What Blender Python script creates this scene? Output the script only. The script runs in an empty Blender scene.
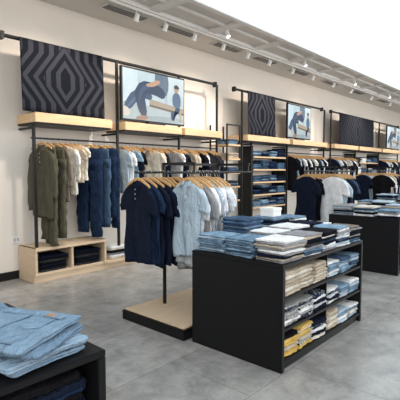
import bpy, bmesh, math, random
from mathutils import Vector, Matrix, noise
R=random.Random(7)
sc=bpy.context.scene
COL=sc.collection
sc.view_settings.view_transform='Standard'
# ------------------------------------------------------------------ materials
MATS={}
def nodes_of(m):
    m.use_nodes=True
    nt=m.node_tree
    return nt,nt.nodes['Principled BSDF']
def mat(name,color,rough=.6,metal=0,var=.06,scale=8,bump=0.0,emis=0,spec=.5,based=1.0):
    if name in MATS: return MATS[name]
    m=bpy.data.materials.new(name); nt,b=nodes_of(m)
    tc=nt.nodes.new('ShaderNodeTexCoord')
    n=nt.nodes.new('ShaderNodeTexNoise'); n.inputs['Scale'].default_value=scale; n.inputs['Detail'].default_value=4
    nt.links.new(tc.outputs['Object'],n.inputs['Vector'])
    mx=nt.nodes.new('ShaderNodeMix'); mx.data_type='RGBA'
    mx.inputs[6].default_value=[c*(1-var) for c in color]+[1]
    mx.inputs[7].default_value=[min(1,c*(1+var)) for c in color]+[1]
    nt.links.new(n.outputs['Fac'],mx.inputs[0])
    if based==1.0: nt.links.new(mx.outputs[2],b.inputs['Base Color'])
    else: b.inputs['Base Color'].default_value=[c*based for c in color]+[1]
    b.inputs['Roughness'].default_value=rough; b.inputs['Metallic'].default_value=metal
    b.inputs['Specular IOR Level'].default_value=spec
    if emis:
        nt.links.new(mx.outputs[2],b.inputs['Emission Color']); b.inputs['Emission Strength'].default_value=emis
    if bump:
        bp=nt.nodes.new('ShaderNodeBump'); bp.inputs['Strength'].default_value=bump; bp.inputs['Distance'].default_value=.01
        nt.links.new(n.outputs['Fac'],bp.inputs['Height']); nt.links.new(bp.outputs['Normal'],b.inputs['Normal'])
    MATS[name]=m; return m
def wood(name,c1,c2):
    if name in MATS: return MATS[name]
    m=bpy.data.materials.new(name); nt,b=nodes_of(m)
    tc=nt.nodes.new('ShaderNodeTexCoord'); mp=nt.nodes.new('ShaderNodeMapping')
    mp.inputs['Scale'].default_value=(1.2,14,14)
    n=nt.nodes.new('ShaderNodeTexNoise'); n.inputs['Scale'].default_value=2.5; n.inputs['Detail'].default_value=6
    n.inputs['Distortion'].default_value=.6
    nt.links.new(tc.outputs['Object'],mp.inputs[0]); nt.links.new(mp.outputs[0],n.inputs['Vector'])
    r=nt.nodes.new('ShaderNodeValToRGB'); r.color_ramp.elements[0].position=.3; r.color_ramp.elements[1].position=.7
    r.color_ramp.elements[0].color=(*c1,1); r.color_ramp.elements[1].color=(*c2,1)
    nt.links.new(n.outputs['Fac'],r.inputs[0]); nt.links.new(r.outputs[0],b.inputs['Base Color'])
    b.inputs['Roughness'].default_value=.5
    MATS[name]=m; return m
def cloth(name,color,pattern=None,c2=(.8,.8,.8),ps=60):
    name='cloth_'+name
    if name in MATS: return MATS[name]
    m=bpy.data.materials.new(name); nt,b=nodes_of(m)
    L=nt.links
    tc=nt.nodes.new('ShaderNodeTexCoord')
    n=nt.nodes.new('ShaderNodeTexNoise'); n.inputs['Scale'].default_value=9; n.inputs['Detail'].default_value=8; n.inputs['Roughness'].default_value=.65
    L.new(tc.outputs['Object'],n.inputs['Vector'])
    mx=nt.nodes.new('ShaderNodeMix'); mx.data_type='RGBA'
    v=.36 if pattern=='denim' else .15
    mr=nt.nodes.new('ShaderNodeMapRange'); mr.inputs[1].default_value=.3; mr.inputs[2].default_value=.7; L.new(n.outputs['Fac'],mr.inputs[0])
    mx.inputs[6].default_value=[c*(1-v) for c in color]+[1]; mx.inputs[7].default_value=[min(1,c*(1+v)) for c in color]+[1]
    L.new(mr.outputs[0],mx.inputs[0]); out=mx.outputs[2]
    if pattern in('stripe','check','floral'):
        m2=nt.nodes.new('ShaderNodeMix'); m2.data_type='RGBA'
        if pattern=='stripe':
            t=nt.nodes.new('ShaderNodeTexWave'); t.bands_direction='Y'; t.inputs['Scale'].default_value=ps/6; src=t.outputs['Fac']
        elif pattern=='check':
            t=nt.nodes.new('ShaderNodeTexChecker'); t.inputs['Scale'].default_value=ps; src=t.outputs['Fac']
        else:
            t=nt.nodes.new('ShaderNodeTexVoronoi'); t.inputs['Scale'].default_value=ps; src=t.outputs['Distance']
        L.new(tc.outputs['Object'],t.inputs['Vector'])
        th=nt.nodes.new('ShaderNodeMath'); th.operation='GREATER_THAN' if pattern!='floral' else 'LESS_THAN'
        th.inputs[1].default_value=.6 if pattern=='stripe' else (.5 if pattern=='check' else .38)
        L.new(src,th.inputs[0]); L.new(th.outputs[0],m2.inputs[0]); L.new(out,m2.inputs[6]); m2.inputs[7].default_value=(*c2,1)
        out=m2.outputs[2]
    L.new(out,b.inputs['Base Color'])
    b.inputs['Roughness'].default_value=.95; b.inputs['Specular IOR Level'].default_value=.08
    mp=nt.nodes.new('ShaderNodeMapping'); mp.inputs['Scale'].default_value=(1,1.8,.6); L.new(tc.outputs['Object'],mp.inputs[0])
    n2=nt.nodes.new('ShaderNodeTexNoise'); n2.inputs['Scale'].default_value=11; n2.inputs['Detail'].default_value=3; n2.inputs['Distortion'].default_value=1.6
    L.new(mp.outputs[0],n2.inputs['Vector'])
    bp=nt.nodes.new('ShaderNodeBump'); bp.inputs['Strength'].default_value=1.0; bp.inputs['Distance'].default_value=.03
    L.new(n2.outputs['Fac'],bp.inputs['Height'])
    bp2=nt.nodes.new('ShaderNodeBump'); bp2.inputs['Strength'].default_value=.3; bp2.inputs['Distance'].default_value=.01
    L.new(n.outputs['Fac'],bp2.inputs['Height']); L.new(bp.outputs['Normal'],bp2.inputs['Normal']); L.new(bp2.outputs['Normal'],b.inputs['Normal'])
    MATS[name]=m; return m
BLACK=mat('black_metal',(.008,.008,.009),.45,0,.1,spec=.35)
BLACKW=mat('black_laminate',(.005,.005,.006),.5,0,.1,spec=.22)
CHROME=mat('steel',(.55,.55,.56),.3,1)
OAK=wood('oak_board',(.62,.41,.22),(.78,.56,.34))
PLY=wood('pale_plywood',(.56,.41,.27),(.68,.53,.37))
HW=wood('hanger_wood',(.50,.27,.10),(.66,.40,.18))
WHITE=mat('white_paint',(.82,.81,.79),.6)
C=dict(
 lightblue=cloth('lightblue',(.23,.345,.46),'denim'), paleblue=cloth('paleblue',(.44,.54,.62)),
 denim=cloth('denim',(.055,.095,.16),'denim'), midblue=cloth('midblue',(.085,.155,.26),'denim'), washed=cloth('washed',(.17,.26,.36),'denim'),
 navy=cloth('navy',(.009,.013,.028)), darkdenim=cloth('darkdenim',(.014,.028,.064),'denim'),
 black=cloth('black',(.008,.008,.010)), grey=cloth('grey',(.30,.30,.31)), charcoal=cloth('charcoal',(.04,.041,.047)),
 beige=cloth('beige',(.52,.44,.34)), cream=cloth('cream',(.70,.65,.56)), white=cloth('white',(.84,.84,.84)),
 yellow=cloth('yellow',(.68,.46,.13)), olive=cloth('olive',(.095,.088,.062)), taupe=cloth('taupe',(.22,.185,.15)),
 check=cloth('check',(.7,.7,.68),'check',(.03,.03,.04),45), stripe=cloth('stripe',(.66,.60,.50),'stripe',(.35,.28,.2),90),
 bluestripe=cloth('bluestripe',(.66,.70,.74),'stripe',(.34,.42,.52),90),
 floral=cloth('floral',(.66,.68,.70),'floral',(.46,.51,.57),36), darkfloral=cloth('darkfloral',(.02,.03,.06),'floral',(.5,.5,.5),40),
)
CN=dict(lightblue='light-blue denim',paleblue='pale-blue',denim='blue denim',midblue='mid-blue denim',washed='washed blue denim',navy='navy-blue',darkdenim='dark indigo denim',
 black='black',grey='grey',charcoal='charcoal',beige='beige',cream='cream',white='white',yellow='mustard-yellow',olive='olive-green',taupe='taupe',
 check='black-and-white checked',stripe='beige striped',bluestripe='blue-striped white',floral='pale printed',darkfloral='dark printed')
# ------------------------------------------------------------------ mesh helpers
def mesh_from(name,V,F,smooth=False):
    me=bpy.data.meshes.new(name); me.from_pydata([tuple(v) for v in V],[],F); me.update()
    bm=bmesh.new(); bm.from_mesh(me); bmesh.ops.recalc_face_normals(bm,faces=bm.faces); bm.to_mesh(me); bm.free()
    if smooth:
        for p in me.polygons: p.use_smooth=True
    return me
def obj(name,me,loc=(0,0,0),parent=None,m=None,label=None,cat=None,rot=None,group=None):
    o=bpy.data.objects.new(name,me); COL.objects.link(o)
    o.location=loc
    if rot: o.rotation_euler=rot
    if parent: o.parent=parent
    if m:
        if len(me.materials)==0: me.materials.append(m)
        if me.materials[0]!=m:
            o.material_slots[0].link='OBJECT'; o.material_slots[0].material=m
    if label: o['label']=label
    if cat: o['category']=cat
    if group: o['group']=group
    return o
def empty(name,loc,label,cat,group=None,rot=None):
    e=bpy.data.objects.new(name,None); COL.objects.link(e); e.location=loc; e.empty_display_size=.1
    e['label']=label; e['category']=cat
    if group: e['group']=group
    if rot: e.rotation_euler=rot
    return e
def box(name,x0,x1,y0,y1,z0,z1,m,parent=None,bev=.004,**k):
    c=Vector(((x0+x1)/2,(y0+y1)/2,(z0+z1)/2)); s=Vector((x1-x0,y1-y0,z1-z0))
    bm=bmesh.new(); bmesh.ops.create_cube(bm,size=1)
    bmesh.ops.scale(bm,vec=s,verts=bm.verts)
    if bev: bmesh.ops.bevel(bm,geom=bm.edges[:],offset=min(bev,min(s)*.3),segments=2,affect='EDGES')
    me=bpy.data.meshes.new(name); bm.to_mesh(me); bm.free()
    if parent: c=c-parent.location
    return obj(name,me,c,parent,m,**k)
def struct(o): o['kind']='structure'; return o
def loft(rings,cap0=True,cap1=True):
    V=[];F=[];n=len(rings[0])
    for r in rings: V+=r
    for i in range(len(rings)-1):
        for j in range(n):
            a=i*n+j;b=i*n+(j+1)%n; F.append((a,b,b+n,a+n))
    if cap0: F.append(tuple(range(n)))
    if cap1: F.append(tuple((len(rings)-1)*n+j for j in range(n)))
    return V,F
def merge(parts):
    V=[];F=[]
    for v,f in parts:
        o=len(V); V+=v; F+=[tuple(i+o for i in q) for q in f]
    return V,F
def tube(path,r,n=10):
    rings=[]
    P=[Vector(p) for p in path]
    for i,p in enumerate(P):
        d=(P[min(i+1,len(P)-1)]-P[max(i-1,0)]).normalized()
        up=Vector((0,0,1)) if abs(d.z)<.9 else Vector((1,0,0))
        a=d.cross(up).normalized(); b=d.cross(a)
        rr=r[i] if isinstance(r,(list,tuple)) else r
        rings.append([p+a*rr*math.cos(2*math.pi*j/n)+b*rr*math.sin(2*math.pi*j/n) for j in range(n)])
    return loft(rings)
def pipe(name,p0,p1,r,m,parent=None,**k):
    p0=Vector(p0);p1=Vector(p1);c=(p0+p1)/2
    V,F=tube([p0-c,p1-c],r,14)
    if parent: c=c-parent.location
    return obj(name,mesh_from(name,V,F,False),c,parent,m,**k)
# folded garment
def folded_mesh(seed,d=.30,w=.38,h=.03,wr=.004,amp=.004,drop=0,groove=.007):
    r=random.Random(seed)
    def outline(off):
        pts=[];k=5
        hx=d/2-off;hy=w/2-off
        cr=max(.006,.024-off)
        for (sx,sy,a0) in((1,1,0),(-1,1,90),(-1,-1,180),(1,-1,270)):
            for i in range(k+1):
                a=math.radians(a0+90*i/k); pts.append((sx*(hx-cr)+cr*math.cos(a),sy*(hy-cr)+cr*math.sin(a)))
            x0,y0=pts[-1]
            if a0 in(0,180): x1,y1=(-x0,y0)
            else: x1,y1=(x0,-y0)
            for t in(.11,.22,.33,.44,.55,.66,.77,.88): pts.append((x0+(x1-x0)*t,y0+(y1-y0)*t))
        return pts
    ph=[r.uniform(0,6.28) for _ in range(6)]
    so=Vector((r.uniform(0,99),r.uniform(0,99),0))
    def nz(x,y): return wr*(math.sin(x*22+ph[0]+y*9)+.7*math.sin(y*31+ph[1]-x*13)+.5*math.sin((x+y)*55+ph[2]))
    prof=[(.016,0),(.005,.08),(0,.25),(.001,.42),(groove,.5),(.001,.58),(0,.75),(.005,.92),(.014,1.0),(.045,1.02),(.07,1.03),(.10,1.03),(.125,1.03)]
    rings=[]
    for o,z in prof:
        ring=[]
        for (x,y) in outline(o):
            oo=nz(x*1.7,y*1.3)*1.1
            zz=z*h
            v=noise.noise(Vector((x*9,y*9,0))+so)
            if z>.9: zz+=nz(x,y)*.25+amp*v-amp*.3
            xx=x
            if x<-d/2+.03 and .4<z<.6: xx=x-.006
            ln=math.hypot(x,y)+1e-6
            zz-=drop*(ln/(d*.6))**2*(1 if z>.3 else .4)*(.6+.5*v)
            oo+=amp*1.3*noise.noise(Vector((x*6,y*6,z*3))+so*2)
            ring.append(Vector((xx+oo*x/ln,y+oo*y/ln,zz)))
        rings.append(ring)
    V,F=loft(rings,True,False)
    n=len(rings[0]); c=len(V); V.append(Vector((0,0,h*1.02)))
    b=(len(rings)-1)*n
    for j in range(n): F.append((b+j,b+(j+1)%n,c))
    return mesh_from('folded_cloth',V,F,True)
FM=[folded_mesh(s,wr=.004+.0015*(s%3),amp=.004+.002*(s%2)) for s in range(9)]
FH=.03
DEN=('lightblue','washed','denim','midblue','darkdenim')
PLAIN=('white','grey','black','charcoal','cream')
def stack(cx,cy,z,cols,group,h=.028,w=.34,d=.28,rot=0,kind=None,where='on the black display table',j=.008,jr=.06):
    H=z
    rot=rot+R.uniform(-.04,.04)
    for c in cols:
        me=R.choice(FM)
        hh=h*R.uniform(.7,1.25)
        kk=kind or ('folded_jeans' if c in DEN else 'folded_t_shirt' if c in PLAIN else 'folded_shirt')
        nm={'folded_shirt':'folded shirt','folded_t_shirt':'folded t-shirt','folded_jeans':'folded jeans','folded_trousers':'folded trousers'}[kk]
        o=obj(kk,me,(cx+R.uniform(-j,j),cy+R.uniform(-j,j),H),None,C[c],
              '%s %s stacked %s'%(CN[c],nm,where),
              'folded clothes',rot=(0,0,rot+R.uniform(-jr,jr)+(math.pi if R.random()<.3 else 0)),group=group)
        o.scale=(d/.30*R.uniform(.92,1.04),w/.38*R.uniform(.92,1.04),hh/FH)
        H+=hh*1.0
    return H
# hanging garments (width along Y, front toward -X, rail at z=0)
TK=.58
def ringY(cy,cz,w,t,n,fold,ph,kf,tilt=0):
    out=[]; t=t*TK
    for j in range(n):
        a=2*math.pi*j/n
        ca,sa=math.cos(a),math.sin(a)
        y=w*math.copysign(abs(ca)**.8,ca); x=t*math.copysign(abs(sa)**.8,sa)
        x+=fold*math.sin(kf*y+ph)+fold*.6*math.sin(kf*1.9*y+ph*2.1)*sa
        x+=fold*1.0*noise.noise(Vector((y*9+ph,cz*4,ph)))
        out.append(Vector((x,cy+y,cz+tilt*y)))
    return out
def top_mesh(L=.85,W=.235,sl=.22,seed=0,sw=.075,longs=False,slim=1.0):
    r=random.Random(seed); ph=r.uniform(0,6); n=44
    lev=[(-.105,.062,.040),(-.112,.075,.042),(-.125,.115,.045),(-.15,.175,.048),(-.18,.215,.050),(-.22,.226,.052),(-.30,.222,.056)]
    rings=[]
    for z,w,t in lev: rings.append(ringY(0,z,w*W/.235,t*.85,n,.002,ph,14))
    m=16
    ht=r.uniform(-.13,.13)
    for i in range(1,m+1):
        f=i/m; z=.30+(L-.30)*f
        rings.append(ringY(.016*math.sin(f*2.5+ph),-z,(.215*slim+.010*f)*W/.235+.011*math.sin(z*9+ph),.05+.004*f,n,.020*f+.004,ph+z*1.5,18+r.uniform(-.6,.6),tilt=ht*f))
    rings.append(ringY(0,-L+.02,.20*W/.235,.03,n,.012,ph+L*1.5,16))
    P=[loft(rings)]
    for s in(1,-1):
        rr=[]
        m=7 if not longs else 14
        ko=r.uniform(.03,.075)
        sl2=sl*r.uniform(.85,1.15)
        for i in range(m+1):
            t=i/m
            cy=s*(W*.80+ (ko if not longs else .06)*math.sin(min(1,t*1.3)*1.57)+.008*math.sin(i*1.1+ph)); cz=-.17-sl2*t
            wv=sw*(1-.02*t)*(.7 if i==0 else 1)*(1 if not longs else 1-.3*t)
            rr.append(ringY(cy,cz,wv,.044-.008*t,16,.008*math.sin(i*1.7+ph),ph+i*.6,24,tilt=-s*.5*(1-t)-s*.15))
        P.append(loft(rr))
    V,F=merge(P)
    return mesh_from('garment',V,F,True)
def trouser_mesh(L=1.38,seed=0,W=.235):
    r=random.Random(seed); ph=r.uniform(0,6); n=24
    P=[]
    rings=[ringY(0,-.12,W*.90,.045,32,.004,ph,14),ringY(0,-.17,W*.93,.05,32,.004,ph,14),ringY(0,-.28,W*1.0,.065,32,.008,ph,14),ringY(0,-.42,W*1.06,.07,32,.012,ph,14)]
    P.append(loft(rings))
    for s in(1,-1):
        rr=[]
        for i in range(16):
            t=i/15; z=-.28-(L-.28+.05*s*math.sin(ph))*t
            rr.append(ringY(s*(W*.53+.004*t)+.008*math.sin(i*.8+ph),z,W*(.53-.13*t)+.008*math.sin(i*1.9+ph),.078-.008*t,n,.013*math.sin(i*1.3+ph+s),ph+i,16))
        P.append(loft(rr))
    V,F=merge(P); return mesh_from('trousers',V,F,True)
GM={'tee':[top_mesh(.82,seed=s) for s in(1,2,3,21,22)],
 'tall':[top_mesh(.97,.235,.27,seed=s,sw=.085) for s in(4,5,6,14,15,16)],
 'shirt':[top_mesh(.95,.235,.62,seed=s,sw=.068,longs=True) for s in(7,8,17)],
 'trousers':[trouser_mesh(1.42,s) for s in(1,2,3,4,5)]}
def collar_mesh():
    n=24
    def ring(ry,rx,z,drop,open_):
        out=[]
        for j in range(n):
            a=math.radians(20+320*j/(n-1))
            y=ry*math.sin(a); x=-rx*math.cos(a)
            fr=max(0,math.cos(a))
            out.append(Vector((x-open_*fr*.02,y*(1+open_*fr*.6),z-drop*fr)))
        return out
    rings=[ring(.058,.026,-.115,.03,0),ring(.056,.025,-.082,.03,0),ring(.064,.030,-.078,.032,0),ring(.088,.038,-.118,.055,1),ring(.084,.036,-.120,.055,1)]
    V=[];F=[]
    for r_ in rings: V+=r_
    for i in range(len(rings)-1):
        for j in range(n-1):
            a=i*n+j; F.append((a,a+1,a+1+n,a+n))
    return mesh_from('collar',V,F,True)
CM=collar_mesh()
V,F=merge([loft([ringY(0,-.145-.03*i,.015,.006,8,0,0,1) for i in range(7)])])
PLM=mesh_from('placket',[v+Vector((-.031,0,0)) for v in V],F,True)
V,F=loft([[Vector((xx,.006*math.cos(a*math.pi/4),.006*math.sin(a*math.pi/4))) for a in range(8)] for xx in(-.033,-.038)])
BTM=mesh_from('button',V,F)
BTN=mat('button_pearl',(.6,.6,.6),.4)
KN={'tee':('hanging_t_shirt','t-shirt','clothing'),'tall':('hanging_shirt','short-sleeved shirt','clothing'),'shirt':('hanging_shirt','long-sleeved shirt','clothing'),
 'trousers':('hanging_trousers','pair of trousers','clothing')}
# hanger
def hanger_meshes():
    rings=[]
    for i in range(-8,9):
        t=abs(i)/8; y=.205*i/8; z=-.066-.078*t**1.4
        h=.017*(1-.25*t); w=.009
        rings.append([Vector((w*a,y,z+h*b)) for a,b in((-1,-.7),(-.6,-1),(.6,-1),(1,-.7),(1,.7),(.6,1),(-.6,1),(-1,.7))])
    V,F=loft(rings); w=mesh_from('clothes_hanger',V,F)
    path=[(0,0,-.055),(0,0,-.03)]+[(0,.0195*math.cos(math.radians(a)),.0195*math.sin(math.radians(a))) for a in range(-80,200,20)]
    V,F=tube(path,.003,6); return w,mesh_from('hook',V,F,True)
HM,HK=hanger_meshes()
def hang(x,y,z,kind,col,group,where,detail=False,rz=0,zs=None,ws=None):
    h=obj('clothes_hanger',HM,(x,y,z),None,HW,('empty ' if kind is None else '')+'brown wooden clothes hanger '+where,'hanger',rot=(0,0,rz),group='hangers '+group)
    obj('hook',HK,(0,0,0),h,CHROME)
    if kind is None: return
    nm,d,cat=KN[kind]
    g=obj(nm,R.choice(GM[kind]),(x,y,z),None,C[col],'%s %s hanging %s'%(CN[col],d,where),cat,rot=(0,0,rz),group=group)
    s=zs or (R.uniform(.88,1.05) if detail else R.uniform(.84,1.03))
    wv=ws or R.uniform(.9,1.02)
    g.scale=(1,wv,s)
    if ws: h.scale=(1,min(1.05,max(.8,ws)),1)
    if detail and kind!='trousers':
        obj('collar',CM,(0,0,0),g,C[col])
        if kind!='tee':
            p=obj('placket',PLM,(0,0,0),g,C[col])
            for zb in(-.18,-.23,-.28): obj('button',BTM,(0,0,zb),p,BTN)
    return g
# ------------------------------------------------------------------ room
WY=6.15; CZ=4.12
fl=bpy.data.materials.new('grey_floor_tiles'); nt,b=nodes_of(fl); L=nt.links
tc=nt.nodes.new('ShaderNodeTexCoord')
br=nt.nodes.new('ShaderNodeTexBrick'); br.inputs['Scale'].default_value=1; br.inputs['Brick Width'].default_value=1.2; br.inputs['Row Height'].default_value=.8
br.inputs['Mortar Size'].default_value=.004; br.inputs['Color1'].default_value=(.295,.284,.270,1); br.inputs['Color2'].default_value=(.335,.323,.307,1); br.inputs['Mortar'].default_value=(.185,.178,.168,1)
br.inputs['Mortar Smooth'].default_value=.4; br.offset=.5
L.new(tc.outputs['Object'],br.inputs['Vector'])
n1=nt.nodes.new('ShaderNodeTexNoise'); n1.inputs['Scale'].default_value=3.6; n1.inputs['Detail'].default_value=12; n1.inputs['Roughness'].default_value=.74; n1.inputs['Distortion'].default_value=.3
L.new(tc.outputs['Object'],n1.inputs['Vector'])
rp=nt.nodes.new('ShaderNodeValToRGB'); rp.color_ramp.elements[0].position=.37; rp.color_ramp.elements[1].position=.63
rp.color_ramp.elements[0].color=(.70,.70,.71,1); rp.color_ramp.elements[1].color=(1.22,1.21,1.19,1)
L.new(n1.outputs['Fac'],rp.inputs[0])
mm=nt.nodes.new('ShaderNodeMix'); mm.data_type='RGBA'; mm.blend_type='MULTIPLY'; mm.inputs[0].default_value=1
L.new(br.outputs['Color'],mm.inputs[6]); L.new(rp.outputs[0],mm.inputs[7]); L.new(mm.outputs[2],b.inputs['Base Color'])
rr_=nt.nodes.new('ShaderNodeMapRange'); rr_.inputs[3].default_value=.32; rr_.inputs[4].default_value=.14
L.new(n1.outputs['Fac'],rr_.inputs[0]); L.new(rr_.outputs[0],b.inputs['Roughness'])
b.inputs['Specular IOR Level'].default_value=.5
struct(box('floor',-6,24,-6,WY,-.1,0,fl,bev=0))
WALL=mat('warm_plaster',(.80,.735,.66),.9,var=.03,scale=3,bump=.05)
CEIL=mat('ceiling_plaster',(.64,.61,.575),.9,var=.02,scale=2)
PALE=mat('pale_ceiling_panel',(.72,.70,.675),.85,var=.02,scale=2)
struct(box('wall_back',-6,24,WY,WY+.2,0,5.4,WALL,bev=0))
struct(box('wall_end',24,24.2,-6,WY+.2,0,5.4,mat('pale_plaster',(.7,.68,.65),.9),bev=0))
struct(box('baseboard_back',-6,24,WY-.02,WY,0,.12,BLACK,bev=.003))
SY=4.32
struct(box('ceiling',-6,24,SY,WY,CZ,CZ+.9,CEIL,bev=0))
struct(box('trim_1',-6,24,SY-.04,SY,CZ-.06,CZ+.9,mat('glowing_white_fascia',(.80,.86,.90),.8,var=.01,emis=.5),bev=.004))  # fascia has an added glow, standing in for bright light falling on it
struct(box('trim_2',-6,24,5.10,5.22,CZ-.07,CZ-.002,PALE,bev=.004))
k=3
for x in (3.2,4.6,6.0,7.4,8.8,10.2,11.6,13.0,14.4,15.8,17.2,18.6,20):
    struct(box('trim_%d'%k,x-.09,x+.09,SY,5.10,CZ-.05,CZ-.002,PALE,bev=.004)); k+=1
struct(box('trim_%d'%k,-6,24,SY,SY+.10,CZ-.06,CZ-.002,PALE,bev=.004)); k+=1
struct(box('trim_%d'%k,-6,24,4.70,4.76,CZ-.04,CZ-.002,PALE,bev=.004))
struct(box('glow_ceiling_1',-6,24,-6,SY-.04,CZ+.8,CZ+.9,mat('glowing_ceiling',(.82,.91,.98),.9,var=.01,scale=.3,emis=1.0),bev=0))  # white upper ceiling, with glow added so it lights the room
# ceiling vents
for x in(4.4,5.6,7.0,8.4,10.0,11.8,13.8,16.2):
    e=empty('ceiling_vent',(x,5.55,CZ),'dark slotted air vent set in the ceiling','vent','ceiling vents')
    box('frame',x-.42,x+.42,5.44,5.66,CZ-.02,CZ,PALE,e)
    for q in range(3):
        yy=5.46+q*.062
        box('slot',x-.39,x+.39,yy,yy+.042,CZ-.026,CZ-.018,mat('vent_dark',(.16,.155,.15),.8),e,bev=0)
# tracks and spots
SP=mat('lamp_glass',(1,.95,.85),.4,emis=9)
V,F=loft([[Vector((r*math.cos(2*math.pi*j/18),r*math.sin(2*math.pi*j/18),z)) for j in range(18)] for r,z in((.02,.12),(.05,.10),(.055,.0),(.062,-.05),(.05,-.05),(.045,-.03))])
SPH=mesh_from('housing',V,F,False)
V,F=loft([[Vector((r*math.cos(2*math.pi*j/18),r*math.sin(2*math.pi*j/18),z)) for j in range(18)] for r,z in((.046,-.030),(.046,-.045),(.03,-.052))])
SPL=mesh_from('lens',V,F,True)
V,F=tube([(0,0,0),(0,0,-.16)],.010,8); SPS=mesh_from('stem',V,F)
def spot(x,y,z,dy):
    e=empty('track_spotlight',(x,y,z),'small white spotlight hanging from the ceiling track','spotlight','ceiling track spotlights')
    s=obj('stem',SPS,(0,0,0),e,WHITE); s.scale=(.7,.7,.6)
    h=obj('housing',SPH,(0,0,-.125),e,WHITE,rot=(dy,0,0)); h.scale=(.7,.7,.7); obj('lens',SPL,(0,0,0),h,SP)
box('lighting_track',3.0,22,5.146,5.174,CZ-.10,CZ-.07,PALE,label='long slim lighting track fixed under the ceiling',cat='lighting track')
for x in(4.3,4.9,5.6,6.4,7.2,8.0,9.0,10.0,11.2,12.4,14,15.8,18): spot(x,5.16,CZ-.10,.5)
for x in(6.0,8.8,11.6,14.4,17.2): spot(x,4.73,CZ-.04,-.35)
# outlet
e=empty('wall_outlet',(2.80,WY-.01,.58),'white power outlet plate on the beige wall','outlet')
box('plate',2.74,2.86,WY-.014,WY,.53,.63,WHITE,e,bev=.004)
for x in(2.775,2.825): box('socket',x-.016,x+.016,WY-.018,WY-.013,.555,.605,mat('outlet_grey',(.5,.5,.5),.5),e,bev=.003)
# ------------------------------------------------------------------ wall shelving
FY=5.68; ZR=3.36; SZ0,SZ1=2.26,2.39
def wall_unit(x0,x1,ups,boxes,rails,pipe_r=None,label='black metal wall rack with pale oak upper shelves'):
    e=empty('wall_rack',((x0+x1)/2,WY-.05,0),label,'clothing rack')
    for u in ups:
        box('upright',u-.02,u+.02,FY+.02,FY+.06,0,ZR,BLACK,e)
        box('bracket',u-.012,u+.012,FY+.04,WY,2.175,2.205,BLACK,e,bev=.002)
    if pipe_r: 
        pipe('top_rail',(pipe_r[0],FY+.04,ZR),(pipe_r[1],FY+.04,ZR),.026,BLACK,e)
        for xx in pipe_r: box('rail_end',xx-.025,xx+.025,FY+.01,FY+.10,ZR-.05,ZR+.05,BLACK,e)
    for a,b_ in boxes:
        box('shelf',a,b_,FY-.10,WY-.02,SZ0,SZ1,OAK,e,bev=.004)
        box('shelf_support',a,b_,FY-.06,WY-.04,SZ0-.025,SZ0,BLACK,e,bev=.003)
    for a,b_ in rails:
        pipe('hanging_rail',(a,FY+.08,2.05),(b_,FY+.08,2.05),.0125,BLACK,e)
    return e
wall_unit(2.54,6.90,(2.90,4.34,5.78,6.90),((2.86,4.14),(4.40,5.72),(5.80,6.92)),((2.88,4.34),(4.34,6.90)),(2.50,6.85))
wall_unit(7.7,11.8,(7.78,8.15,9.75,11.85),((7.82,9.66),(9.82,11.8)),((9.75,11.85),),(7.5,11.7))
wall_unit(12.3,18.6,(12.3,14.2,16.4,18.6),((12.3,14.1),(14.25,16.3),(16.45,18.5)),((12.3,14.2),(16.4,18.6)),(12.3,18.6))
RY=FY+.08
# banner
bm_=bpy.data.materials.new('geometric_banner_cloth'); nt,b=nodes_of(bm_); L=nt.links
tc=nt.nodes.new('ShaderNodeTexCoord'); sx=nt.nodes.new('ShaderNodeSeparateXYZ'); L.new(tc.outputs['Object'],sx.inputs[0])
def M(op,a,b2=None,c=None):
    n=nt.nodes.new('ShaderNodeMath'); n.operation=op
    for i,v in enumerate((a,b2,c)):
        if v is None: continue
        if isinstance(v,(int,float)): n.inputs[i].default_value=v
        else: L.new(v,n.inputs[i])
    return n.outputs[0]
ax=M('ABSOLUTE',sx.outputs[0]); az=M('ABSOLUTE',sx.outputs[2])
dA=M('ADD',ax,M('MULTIPLY',M('MAXIMUM',M('SUBTRACT',az,.10),0.0),.75))
dB=M('SUBTRACT',ax,M('MULTIPLY',M('MAXIMUM',M('SUBTRACT',.34,az),0.0),.75))
sel=M('LESS_THAN',dA,.32)
dd=M('ADD',M('MULTIPLY',sel,dA),M('MULTIPLY',M('SUBTRACT',1.0,sel),M('ADD',M('ABSOLUTE',dB),.06)))
ln=M('GREATER_THAN',M('FRACT',M('MULTIPLY',dd,6.6)),.52)
mx=nt.nodes.new('ShaderNodeMix'); mx.data_type='RGBA'; mx.inputs[6].default_value=(.008,.009,.014,1); mx.inputs[7].default_value=(.034,.036,.047,1)
L.new(ln,mx.inputs[0]); L.new(mx.outputs[2],b.inputs['Base Color']); b.inputs['Roughness'].default_value=.9; b.inputs['Specular IOR Level'].default_value=.1
def banner(x0,x1):
    n=40;cx=(x0+x1)/2; V=[];F=[]
    rows=12
    for i in range(rows+1):
        z=ZR-(ZR-SZ1-.006)*i/rows
        for j in range(n+1):
            x=x0+(x1-x0)*j/n; V.append(Vector((x-cx,.006*math.sin(j*.7)*i/rows-.03*i/rows,z-(ZR+SZ1)/2)))
    for i in range(rows):
        for j in range(n):
            a=i*(n+1)+j; F.append((a,a+1,a+n+2,a+n+1))
    me=mesh_from('banner',V,F,True)
    e=empty('banner',(cx,FY-.035,(ZR+SZ1)/2),'black fabric banner with grey geometric line pattern above the shelf','banner','geometric wall banners')
    o=obj('banner_cloth',me,(0,-.005,0),e,bm_)
    md=o.modifiers.new('s','SOLIDIFY'); md.thickness=.004
    pipe('banner_pole',(x0,FY-.025,ZR),(x1,FY-.025,ZR),.012,BLACK,e)
banner(2.70,4.02); banner(7.88,9.02); banner(12.7,15.6)
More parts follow.
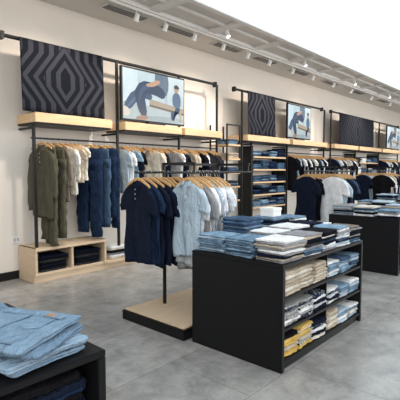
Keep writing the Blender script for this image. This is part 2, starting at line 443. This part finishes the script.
# TV
def flatpoly(name,pts,y,m,parent):
    me=mesh_from(name,[Vector((p[0],y,p[1])) for p in pts],[tuple(range(len(pts)))])
    return obj(name,me,(0,0,0),parent,m)
def em(name,c): return mat('screen_'+name,c,.25,emis=1.15,var=.30,scale=3,spec=.4,based=.10)
def smooth(pts,it=2):
    for _ in range(it):
        q=[]
        for i in range(len(pts)):
            a=pts[i];b2=pts[(i+1)%len(pts)]
            q+=[(a[0]*.75+b2[0]*.25,a[1]*.75+b2[1]*.25),(a[0]*.25+b2[0]*.75,a[1]*.25+b2[1]*.75)]
        pts=q
    return pts
def tv(x0,x1,z0=2.42,z1=3.30):
    cx=(x0+x1)/2;w=x1-x0;h=z1-z0
    e=empty('television',(cx,FY-.04,z0),'wide black-framed television showing seated people in jeans','television','wall televisions')
    box('frame',x0,x1,FY-.05,FY-.0,z0,z1,BLACK,e,bev=.006)
    box('stand',cx-.2,cx+.2,FY-.10,FY+.0,SZ1,z0+.01,BLACK,e)
    box('screen',x0+.03,x1-.03,FY-.054,FY-.048,z0+.03,z1-.03,em('bg',(.42,.52,.56)),e,bev=0)
    W=w-.06;H=h-.06
    yl=[-.0145]
    def fp(pts,m,sm=0,big=0):
        yl[0]-=.0006
        if sm: pts=smooth(pts,sm)
        if big: pts=[(.26+(a-.30)*1.38,.42+(b2-.36)*1.38) for a,b2 in pts]
        pts=[(min(.999,max(.001,a)),min(.999,max(.001,b2))) for a,b2 in pts]
        flatpoly('screen_picture',[((a-.5)*W,b2*H+.03) for a,b2 in pts],yl[0],m,e)
    J=em('jeans',(.020,.036,.078)); J2=em('jeans2',(.036,.064,.125)); J3=em('jeans3',(.07,.12,.20)); BN=em('bench',(.33,.27,.20)); SK=em('skin',(.42,.25,.17)); SH=em('shoe',(.55,.50,.42)); DK=em('shade',(.26,.32,.34))
    fp([(0,0),(1,0),(1,.26),(0,.34)],em('floor',(.36,.42,.43)))
    fp([(0,.34),(.22,.33),(.22,1),(0,1)],em('wall',(.52,.62,.66)))
    fp([(.66,.30),(.70,.30),(.70,1),(.66,1)],em('wall2',(.32,.40,.44)))
    fp([(.70,.62),(1,.58),(1,1),(.70,1)],em('wall3',(.50,.59,.62)))
    fp([(.10,.06),(.50,.0),(.98,.02),(.98,.12),(.50,.12)],DK,1)
    fp([(.40,.34),(1.0,.24),(1.0,.34),(.40,.46)],BN)
    fp([(.40,.30),(1.0,.20),(1.0,.245),(.40,.345)],em('bench_dark',(.12,.09,.06)))
    fp([(.92,.04),(.95,.04),(.95,.26),(.92,.26)],BN)
    B=1
    fp([(.44,.44),(.38,.52),(.22,.50),(.10,.22),(.17,.16),(.30,.40),(.42,.36)],J2,1,B)
    fp([(.30,.43),(.16,.22),(.14,.22),(.28,.46)],J3,1,B)
    fp([(.48,.50),(.46,.74),(.50,.90),(.62,.88),(.64,.60),(.60,.44)],em('shirt',(.10,.14,.19)),1,B)
    fp([(.58,.40),(.60,.54),(.46,.64),(.30,.64),(.22,.44),(.30,.10),(.38,.10),(.34,.46),(.46,.46)],J,1,B)
    fp([(.50,.60),(.34,.60),(.27,.44),(.29,.30),(.31,.44),(.38,.55)],J2,1,B)
    fp([(.50,.70),(.40,.62),(.36,.60),(.37,.56),(.46,.58),(.54,.66)],SK,1,B)
    fp([(.05,.13),(.14,.08),(.20,.15),(.14,.24),(.09,.22)],SH,1,B)
    fp([(.22,.06),(.36,.05),(.39,.12),(.30,.13)],em('shoe2',(.30,.17,.10)),1,B)
    fp([(.76,.28),(.92,.26),(.92,.38),(.84,.40),(.84,.06),(.76,.06)],J,1)
    fp([(.80,.36),(.78,.56),(.82,.68),(.90,.68),(.94,.56),(.93,.34)],em('shirt2',(.07,.12,.20)),1)
    fp([(.82,.68),(.82,.78),(.86,.81),(.90,.77),(.89,.68)],SK,1)
    fp([(.81,.76),(.82,.84),(.87,.86),(.91,.80),(.90,.76)],em('hair',(.03,.02,.02)),1)
tv(4.36,5.84); tv(9.60,10.85); tv(17.0,18.5)
# oak bench with cubbies
e=empty('storage_bench',(3.7,5.85,0),'pale wooden low bench with open cubbies against the wall','bench')
box('plinth',2.82,4.60,5.66,6.12,0,.10,PLY,e)
box('side_panel',2.82,2.86,5.62,6.12,.10,.50,PLY,e); box('side_panel',3.98,4.02,5.62,6.12,.10,.50,PLY,e)
box('divider',3.40,3.44,5.64,6.12,.14,.46,PLY,e)
box('bench_top',2.82,4.02,5.60,6.12,.46,.50,PLY,e); box('bench_bottom',2.86,3.98,5.64,6.12,.10,.14,PLY,e)
box('back_panel',2.86,3.98,6.09,6.12,.14,.46,PLY,e)
box('low_shelf',4.02,4.60,5.60,6.12,.10,.14,PLY,e)
for x in(3.14,3.72):
    stack(x,5.84,.14,['charcoal','black','navy','black','charcoal','black','navy'],'trousers folded in the bench cubbies',h=.034,w=.44,d=.36,rot=math.pi/2,kind='folded_trousers',where='inside the wooden bench',jr=.03)
stack(4.30,5.82,.14,['cream','white','grey','black','cream','white'],'trousers folded on the low wooden shelf',h=.034,w=.40,d=.34,rot=math.pi/2,kind='folded_trousers',where='on the low wooden shelf')
# ------------------------------------------------------------------ hanging clothes on wall
def row(seq,x0,x1,y,z,group,where,detail=False,base=0,ja=.03,ws=None,zs=None):
    n=len(seq)
    for i,(k,c) in enumerate(seq):
        x=x0+(x1-x0)*i/max(1,n-1)+R.uniform(-.012,.012)
        if c=='gap': continue
        hang(x,y,z,k,c,group,where,detail,rz=base+.10*math.sin(i*.9)+R.uniform(-ja,ja),ws=ws*R.uniform(.95,1.05) if ws else None,zs=zs*R.uniform(.9,1.04) if zs else None)
def mk(s): 
    out=[]
    for t in s.split():
        if t=='-': out.append((None,'gap')); continue
        if t=='h': out.append((None,'hanger')); continue
        k,c=t.split(':'); out.append(({'t':'tee','l':'tall','s':'shirt','j':'trousers'}[k],c))
    return out
W_='on the black wall rail'
g0='clothes on the first wall rail'
for x,k,c,zs,rz,ws in((3.03,'shirt','olive',1.20,.20,1.04),(3.13,'trousers','olive',1.06,-.08,1.06),(3.23,'trousers','olive',1.05,.12,1.04),(3.32,'shirt','taupe',.98,.05,1.0)):
    hang(x,RY,2.05,k,c,g0,W_,True,rz,zs,ws)
for x,k,c,zs,rz in((3.42,'shirt','cream',.86,.18),(3.49,'tall','white',.86,-.12),(3.56,'tee','beige',.80,.14),(3.64,'tee','cream',.72,.05)):
    hang(x,RY,2.05,k,c,g0,W_,False,rz,zs)
for x,k,c,zs,rz,ws in((3.81,'trousers','darkdenim',1.03,.22,1.10),(3.91,'trousers','darkdenim',.92,-.14,1.08),(4.01,'trousers','denim',.99,.08,1.05),(4.11,'trousers','darkdenim',.84,.15,1.08),(4.22,'trousers','darkdenim',.96,-.05,1.0)):
    hang(x,RY,2.05,k,c,'jeans on the first wall rail',W_,False,rz,zs,ws)
row(mk('t:paleblue t:white t:lightblue s:navy t:black - h h - t:cream t:beige s:navy h - h t:grey t:white s:navy t:black - h s:beige t:cream - t:black l:navy t:white - h l:charcoal s:navy'),4.46,6.78,RY,2.05,'clothes on the second wall rail',W_,ja=.10)
row(mk('l:black l:navy t:paleblue s:black t:white t:grey l:navy t:white l:navy t:cream t:white t:charcoal l:navy t:paleblue l:navy t:white s:navy'),9.9,11.7,RY,2.05,'clothes on the third wall rail',W_,ja=.08)
row(mk('l:navy t:paleblue t:white l:charcoal t:white t:beige l:navy t:white t:charcoal l:navy t:white t:grey l:black'),12.45,14.05,RY,2.05,'clothes on the fourth wall rail',W_,ja=.08)
row(mk('t:navy l:navy t:white t:denim t:white t:navy l:navy t:white t:charcoal l:navy'),16.6,18.4,RY,2.05,'clothes on the fifth wall rail',W_,ja=.08)
# ------------------------------------------------------------------ shelving towers with folded jeans
def tower(x0,x1,levels,cols,ns,group,y0=5.72,top=2.16,label='black metal shelving with pale shelves holding folded jeans',cnt=(4,5),open_=False):
    e=empty('shelving_unit',((x0+x1)/2,5.9,0),label,'shelving')
    if open_:
        for x in(x0,x1-.03):
            for y in(y0,6.08): box('post',x,x+.03,y,y+.03,0,top,BLACK,e)
        box('top_rail',x0,x1,y0,y0+.03,top-.03,top,BLACK,e)
    else:
        for x in(x0,x1-.03): box('side_panel',x,x+.03,y0,6.13,0,top,BLACK,e)
    for z in levels:
        box('shelf',x0+.03,x1-.03,y0-.02,6.10,z-.035,z,OAK,e)
        for i in range(ns):
            cx=x0+.03+(x1-x0-.06)*(i+.5)/ns
            k=R.choice(cols)
            stack(cx,y0+.17,z,[R.choice(cols) if R.random()<.3 else k for _ in range(R.choice(cnt))],group,h=.040,w=(x1-x0-.1)/ns*.9,d=.34,rot=math.pi/2,kind='folded_jeans',where='on the wall shelving',jr=.03)
tower(8.2,9.70,(.72,1.02,1.32,1.62,1.92),['denim','midblue','darkdenim','washed','lightblue','navy'],4,'folded jeans on the tall shelving',cnt=(3,4,5))
tower(14.25,16.35,(1.05,1.5,1.86),['denim','navy','white','lightblue','charcoal'],4,'folded jeans on the far shelving')
tower(7.12,7.60,(.95,1.25,1.55,1.85,2.15),['denim','darkdenim','washed','charcoal','beige'],1,'folded jeans on the narrow shelving',5.62,2.58,'tall narrow black shelving frame with pale wooden shelves',(2,3),True)
# ------------------------------------------------------------------ freestanding racks
def rack(dx,dy,rows1,x1r,rows2,x2r,gx,detail,b2=.03,ws=None,zs=None):
    e=empty('clothing_rack',(3.6+dx,3.15+dy,0),'freestanding black metal clothing rack on a pale wooden platform','clothing rack')
    x0,x1,y0,y1=2.78+dx,4.42+dx,2.70+dy,3.62+dy
    box('platform_frame',x0,x1,y0,y1,0,.10,BLACKW,e)
    box('platform_board',x0+.02,x1-.02,y0+.02,y1-.02,.10,.115,PLY,e,bev=.002)
    RZ=1.575
    for x in(3.2+dx,4.14+dx):
        box('post',x-.016,x+.016,3.384+dy,3.416+dy,.115,1.68,BLACK,e)
        box('cross_arm',x-.014,x+.014,2.93+dy,3.42+dy,1.65,1.68,BLACK,e)
        box('drop_arm',x-.01,x+.01,2.94+dy,2.96+dy,RZ-.01,1.66,BLACK,e)
    box('top_bar',3.2+dx,4.14+dx,3.39+dy,3.41+dy,1.65,1.68,BLACK,e)
    for y in(3.40+dy,2.95+dy): pipe('hanging_rail',(2.80+dx,y,RZ),(4.20+dx,y,RZ),.0125,BLACK,e)
    row(rows1,x1r[0]+dx,x1r[1]+dx,3.40+dy,RZ,gx+' rear rail','on the freestanding rack',detail,base=-.06,ja=.10,ws=1.0 if ws else None,zs=zs)
    row(rows2,x2r[0]+dx,x2r[1]+dx,2.95+dy,RZ,gx+' front rail','on the freestanding rack',detail,base=b2,ja=.11,ws=ws,zs=zs)
rack(0,0,mk('l:navy l:darkdenim l:navy l:navy t:navy l:navy l:darkdenim l:navy - t:charcoal t:taupe h t:black l:navy'),(2.84,3.95),
     mk('l:paleblue l:floral l:grey l:white l:floral l:bluestripe l:white l:floral t:white'),(3.09,3.58),'clothes on the near rack',True,-.14,.94)
rack(4.72,.62,mk('l:navy l:black l:navy t:white l:navy l:denim l:black l:navy'),(2.86,3.9),
     mk('l:white l:paleblue l:navy l:navy t:denim l:navy'),(3.10,3.7),'clothes on the second rack',False,.05,1.02,1.06)
rack(8.6,1.0,mk('t:navy l:paleblue t:white l:navy t:denim l:black l:navy'),(2.86,3.9),
     mk('l:black l:white t:beige l:navy t:white l:navy'),(3.0,3.9),'clothes on the distant rack',False)
# ------------------------------------------------------------------ display tables
def table(x0,x1,y0,y1,H,sh,divs,label):
    e=empty('display_table',((x0+x1)/2,(y0+y1)/2,0),label,'display table')
    box('table_top',x0,x1,y0,y1,H-.03,H,BLACKW,e)
    box('end_panel',x0,x0+.04,y0,y1,0,H-.03,BLACKW,e); box('end_panel',x1-.04,x1,y0,y1,0,H-.03,BLACKW,e)
    ym=(y0+y1)/2
    box('back_panel',x0+.04,x1-.04,ym-.01,ym+.01,.07,H-.03,BLACKW,e)
    box('plinth',x0+.04,x1-.04,y0+.03,y1-.03,0,.07,BLACKW,e)
    for z in sh: box('shelf',x0+.04,x1-.04,y0+.005,y1-.005,z-.024,z,BLACKW,e)
    for x in divs: box('divider',x-.007,x+.007,y0+.03,y1-.03,sh[0],H-.03,BLACKW,e)
    return e
TH=.865
table(2.83,4.44,1.68,2.64,TH,(.09,.345,.60),(3.66,),'black display table with three shelves of folded clothes')
g='clothes folded on the near table top'
def S(x,y,cols,**k): return stack(x,y,TH,cols.split() if isinstance(cols,str) else cols,g,**k)
S(3.02,2.46,'washed paleblue lightblue washed lightblue washed lightblue paleblue lightblue',w=.31,d=.31,h=.018,jr=.10)
S(3.03,2.14,'lightblue washed denim lightblue washed lightblue washed lightblue washed',w=.30,d=.33,h=.018,jr=.10)
S(3.04,1.83,'grey beige navy grey white grey stripe grey white',w=.28,d=.34,h=.019,jr=.10)
S(3.36,2.46,'denim midblue washed denim lightblue denim washed midblue denim washed denim midblue denim',w=.30,d=.31,h=.022,jr=.08)
S(3.37,2.14,'grey charcoal navy white grey beige grey beige grey white',w=.30,d=.31,h=.020,jr=.10)
S(3.37,1.83,'white denim washed grey charcoal black navy beige grey',w=.28,d=.32,h=.020,jr=.10)
S(3.70,2.14,'washed white denim lightblue paleblue white midblue navy white',w=.29,d=.31,h=.023,jr=.10)
S(3.69,1.83,'grey bluestripe white navy denim black white black black',w=.28,d=.31,h=.020,jr=.10)
hb=S(3.86,2.46,'beige white denim midblue washed denim paleblue denim navy washed',w=.31,d=.32,h=.025,jr=.05)
S(4.00,2.13,'black navy grey denim washed grey navy black navy',w=.29,d=.28,h=.022,jr=.10)
S(3.99,1.83,'white paleblue navy denim white bluestripe grey white lightblue',w=.28,d=.29,h=.019,jr=.10)
S(4.27,1.83,'washed denim black grey black navy charcoal grey taupe',w=.28,d=.26,h=.019,jr=.10)
S(4.27,2.14,'cream beige navy washed denim paleblue washed white',w=.28,d=.26,h=.022,jr=.10)
S(4.26,2.45,'black denim midblue white washed denim black white washed',w=.30,d=.27,h=.024,jr=.05)
A=['beige cream beige beige cream beige','beige cream beige stripe cream beige','cream stripe cream beige stripe beige','paleblue white washed lightblue white','washed lightblue paleblue washed denim','washed denim paleblue lightblue']
B=['check white check check darkfloral check','darkfloral check white check darkfloral check','navy floral navy white darkfloral','white navy floral darkfloral white','bluestripe paleblue washed lightblue','lightblue washed paleblue white']
D=['yellow yellow beige yellow yellow black','yellow check stripe yellow cream yellow','cream navy white darkfloral navy','beige cream beige cream stripe beige','bluestripe white lightblue paleblue','paleblue cream washed white']
xs=(3.01,3.26,3.52,3.80,4.04,4.28)
ws=(.25,.24,.25,.24,.23,.23)
for x,w,a,b2,d_ in zip(xs,ws,A,B,D):
    for z,s,gg in((.60,a,'clothes folded on the table upper shelf'),(.345,b2,'clothes folded on the table middle shelf'),(.09,d_,'clothes folded on the table lowest shelf')):
        stack(x,1.87,z,s.split(),gg,h=.030,w=w,d=.34,rot=math.pi/2,where='on the black table shelf',j=.005,jr=.03)
# little white box on the table
hb+=.002
e=empty('white_box',(3.86,2.45,hb),'small white cardboard box on a stack of folded clothes','box')
box('box_body',3.78,3.94,2.37,2.53,hb,hb+.06,WHITE,e); box('lid',3.775,3.945,2.365,2.535,hb+.06,hb+.09,WHITE,e)
# table 2
table(6.70,8.8,2.0,3.12,TH,(.13,.50),(7.8,),'black display table with folded clothes standing near the wall racks')
g='clothes folded on the second table top'
for i,x in enumerate((6.9,7.28,7.66,8.04)):
    for k,y in enumerate((2.19,2.56,2.92)):
        cols=[R.choice(['washed','paleblue','denim','grey','white','navy','black','beige','grey','cream']) for _ in range(4+((i*2+k)%3))]
        S(x,y,cols,w=.33,d=.34,h=.032,jr=.08)
# table further away
table(9.9,11.7,2.6,3.55,TH,(.13,.50),(10.8,),'distant black display table holding folded clothes')
g='clothes folded on the distant table top'
for x in(10.15,10.6):
    for y in(2.85,3.3): S(x,y,[R.choice(['washed','paleblue','denim','grey','white','navy','beige']) for _ in range(5)],w=.38,d=.38,h=.04)
# table 3 near camera
T3=.84
table(-.55,1.04,1.47,2.42,T3,(.13,.54),(.25,),'black display table holding washed blue denim clothes')
BH=.034
BM=[folded_mesh(100+i,.37,.43,BH,.0028,.008,.007,.008) for i in range(6)]
def flat_patch(pts,h,name):
    n=len(pts)
    V=[Vector((x,y,0)) for x,y in pts]+[Vector((x*.95,y*.95,h)) for x,y in pts]
    F=[tuple(range(n)),tuple(range(n,2*n))]+[(i,(i+1)%n,n+(i+1)%n,n+i) for i in range(n)]
    return mesh_from(name,V,F)
PK=flat_patch([(-.055,.06),(.055,.06),(.055,-.03),(0,-.06),(-.055,-.03)],.004,'pocket')
WB=flat_patch([(-.02,-.165),(.02,-.165),(.02,.165),(-.02,.165)],.006,'waistband')
LB=flat_patch([(-.014,-.022),(.014,-.022),(.014,.022),(-.014,.022)],.003,'waist_patch')
TAN=mat('tan_leather',(.33,.20,.11),.7)
SEAM=cloth('seam',(.10,.15,.21))
def ribbon(path,r):
    V,F=tube(path,r,6); return mesh_from('seam',V,F,True)
NEARD=[cloth('faded_denim',(.19,.275,.365)),cloth('faded_pale_denim',(.24,.33,.42)),cloth('faded_mid_denim',(.155,.23,.315))]
def bigstack(cx,cy,rot,n,cols):
    H=T3+.004
    for i in range(n):
        hh=BH*R.uniform(.8,1.15)
        o=obj('folded_jeans',BM[(i+n)%6],(cx+R.uniform(-.03,.03),cy+R.uniform(-.03,.03),H),None,NEARD[cols[i%len(cols)]],
            'faded blue denim jeans folded in a loose pile on the table','folded clothes',rot=(R.uniform(-.03,.03),R.uniform(-.03,.03),rot+R.uniform(-.28,.28)),group='denim clothes on the nearest table')
        o.scale=(R.uniform(.90,1.04),R.uniform(.88,1.04),hh/BH)
        H+=hh*.97; top=o
        pts=[(-.158,-.15+.30*k/14,BH*.93) for k in range(15)]
        obj('seam',ribbon(pts,.0022),(0,0,0),o,SEAM)
    mm_=NEARD[cols[(n-1)%len(cols)]]
    zt=BH*1.035
    pts=[(-.13+.26*k/14,.01*math.sin(k*.35),zt) for k in range(15)]
    obj('seam',ribbon(pts,.0030),(0,0,0),top,SEAM)
    w_=obj('waistband',WB,(.125,0,zt-.004),top,mm_)
    obj('waist_patch',LB,(0,-.10,.006),w_,TAN)
    obj('pocket',PK,(.03,.09,zt-.002),top,mm_,rot=(0,0,-1.57))
    obj('pocket',PK,(.03,-.09,zt-.002),top,mm_,rot=(0,0,-1.57))
    return H
bigstack(.77,1.72,.30,4,[0,1,2,0])
bigstack(.72,2.17,.05,3,[1,0,2])
bigstack(.28,1.80,.2,3,[0,1,0])
stack(.78,1.68,.54,'navy darkdenim navy black darkdenim navy black'.split(),'clothes in the nearest table shelf',h=.034,w=.38,d=.34,rot=math.pi/2,where='inside the near black table')
stack(.42,1.68,.54,'darkdenim navy black navy'.split(),'clothes in the nearest table shelf',h=.034,w=.24,d=.34,rot=math.pi/2,where='inside the near black table',j=.003)
# ------------------------------------------------------------------ lights
w=bpy.data.worlds.new('world'); sc.world=w; w.use_nodes=True
w.node_tree.nodes['Background'].inputs[0].default_value=(1,.985,.96,1); w.node_tree.nodes['Background'].inputs[1].default_value=.66
def area(name,loc,tgt,sx_,sy_,e_,col):
    l=bpy.data.lights.new(name,'AREA'); l.shape='RECTANGLE'; l.size=sx_; l.size_y=sy_; l.energy=e_; l.color=col
    o=bpy.data.objects.new(name,l); COL.objects.link(o); o.location=loc
    o.rotation_euler=(Vector(tgt)-Vector(loc)).to_track_quat('-Z','Y').to_euler(); return o
area('storefront_daylight',(-2.5,-3.5,2.6),(5,4,1),6,3,250,(1,.98,.95))
area('side_daylight',(13,-4.5,2.6),(10,4,1),7,3,470,(1,.985,.96))
for x in(3.2,4.8,6.5,8.5,11,14,17.5):
    l=bpy.data.lights.new('spot','SPOT'); l.energy=150; l.color=(1,.87,.72); l.spot_size=1.7; l.spot_blend=.8; l.shadow_soft_size=.06
    o=bpy.data.objects.new('spot_light',l); COL.objects.link(o); o.location=(x,4.5,CZ-.35)
    o.rotation_euler=(Vector((x,6.0,2.0))-o.location).to_track_quat('-Z','Y').to_euler()
# ------------------------------------------------------------------ camera
cd=bpy.data.cameras.new('camera'); cam=bpy.data.objects.new('camera',cd); COL.objects.link(cam)
cam.location=(0,0,1.6); cam.rotation_euler=(math.radians(90-4.04),0,math.radians(41.9-90))
cd.sensor_width=36; cd.lens=36*425/400; cd.clip_start=.05
sc.camera=cam
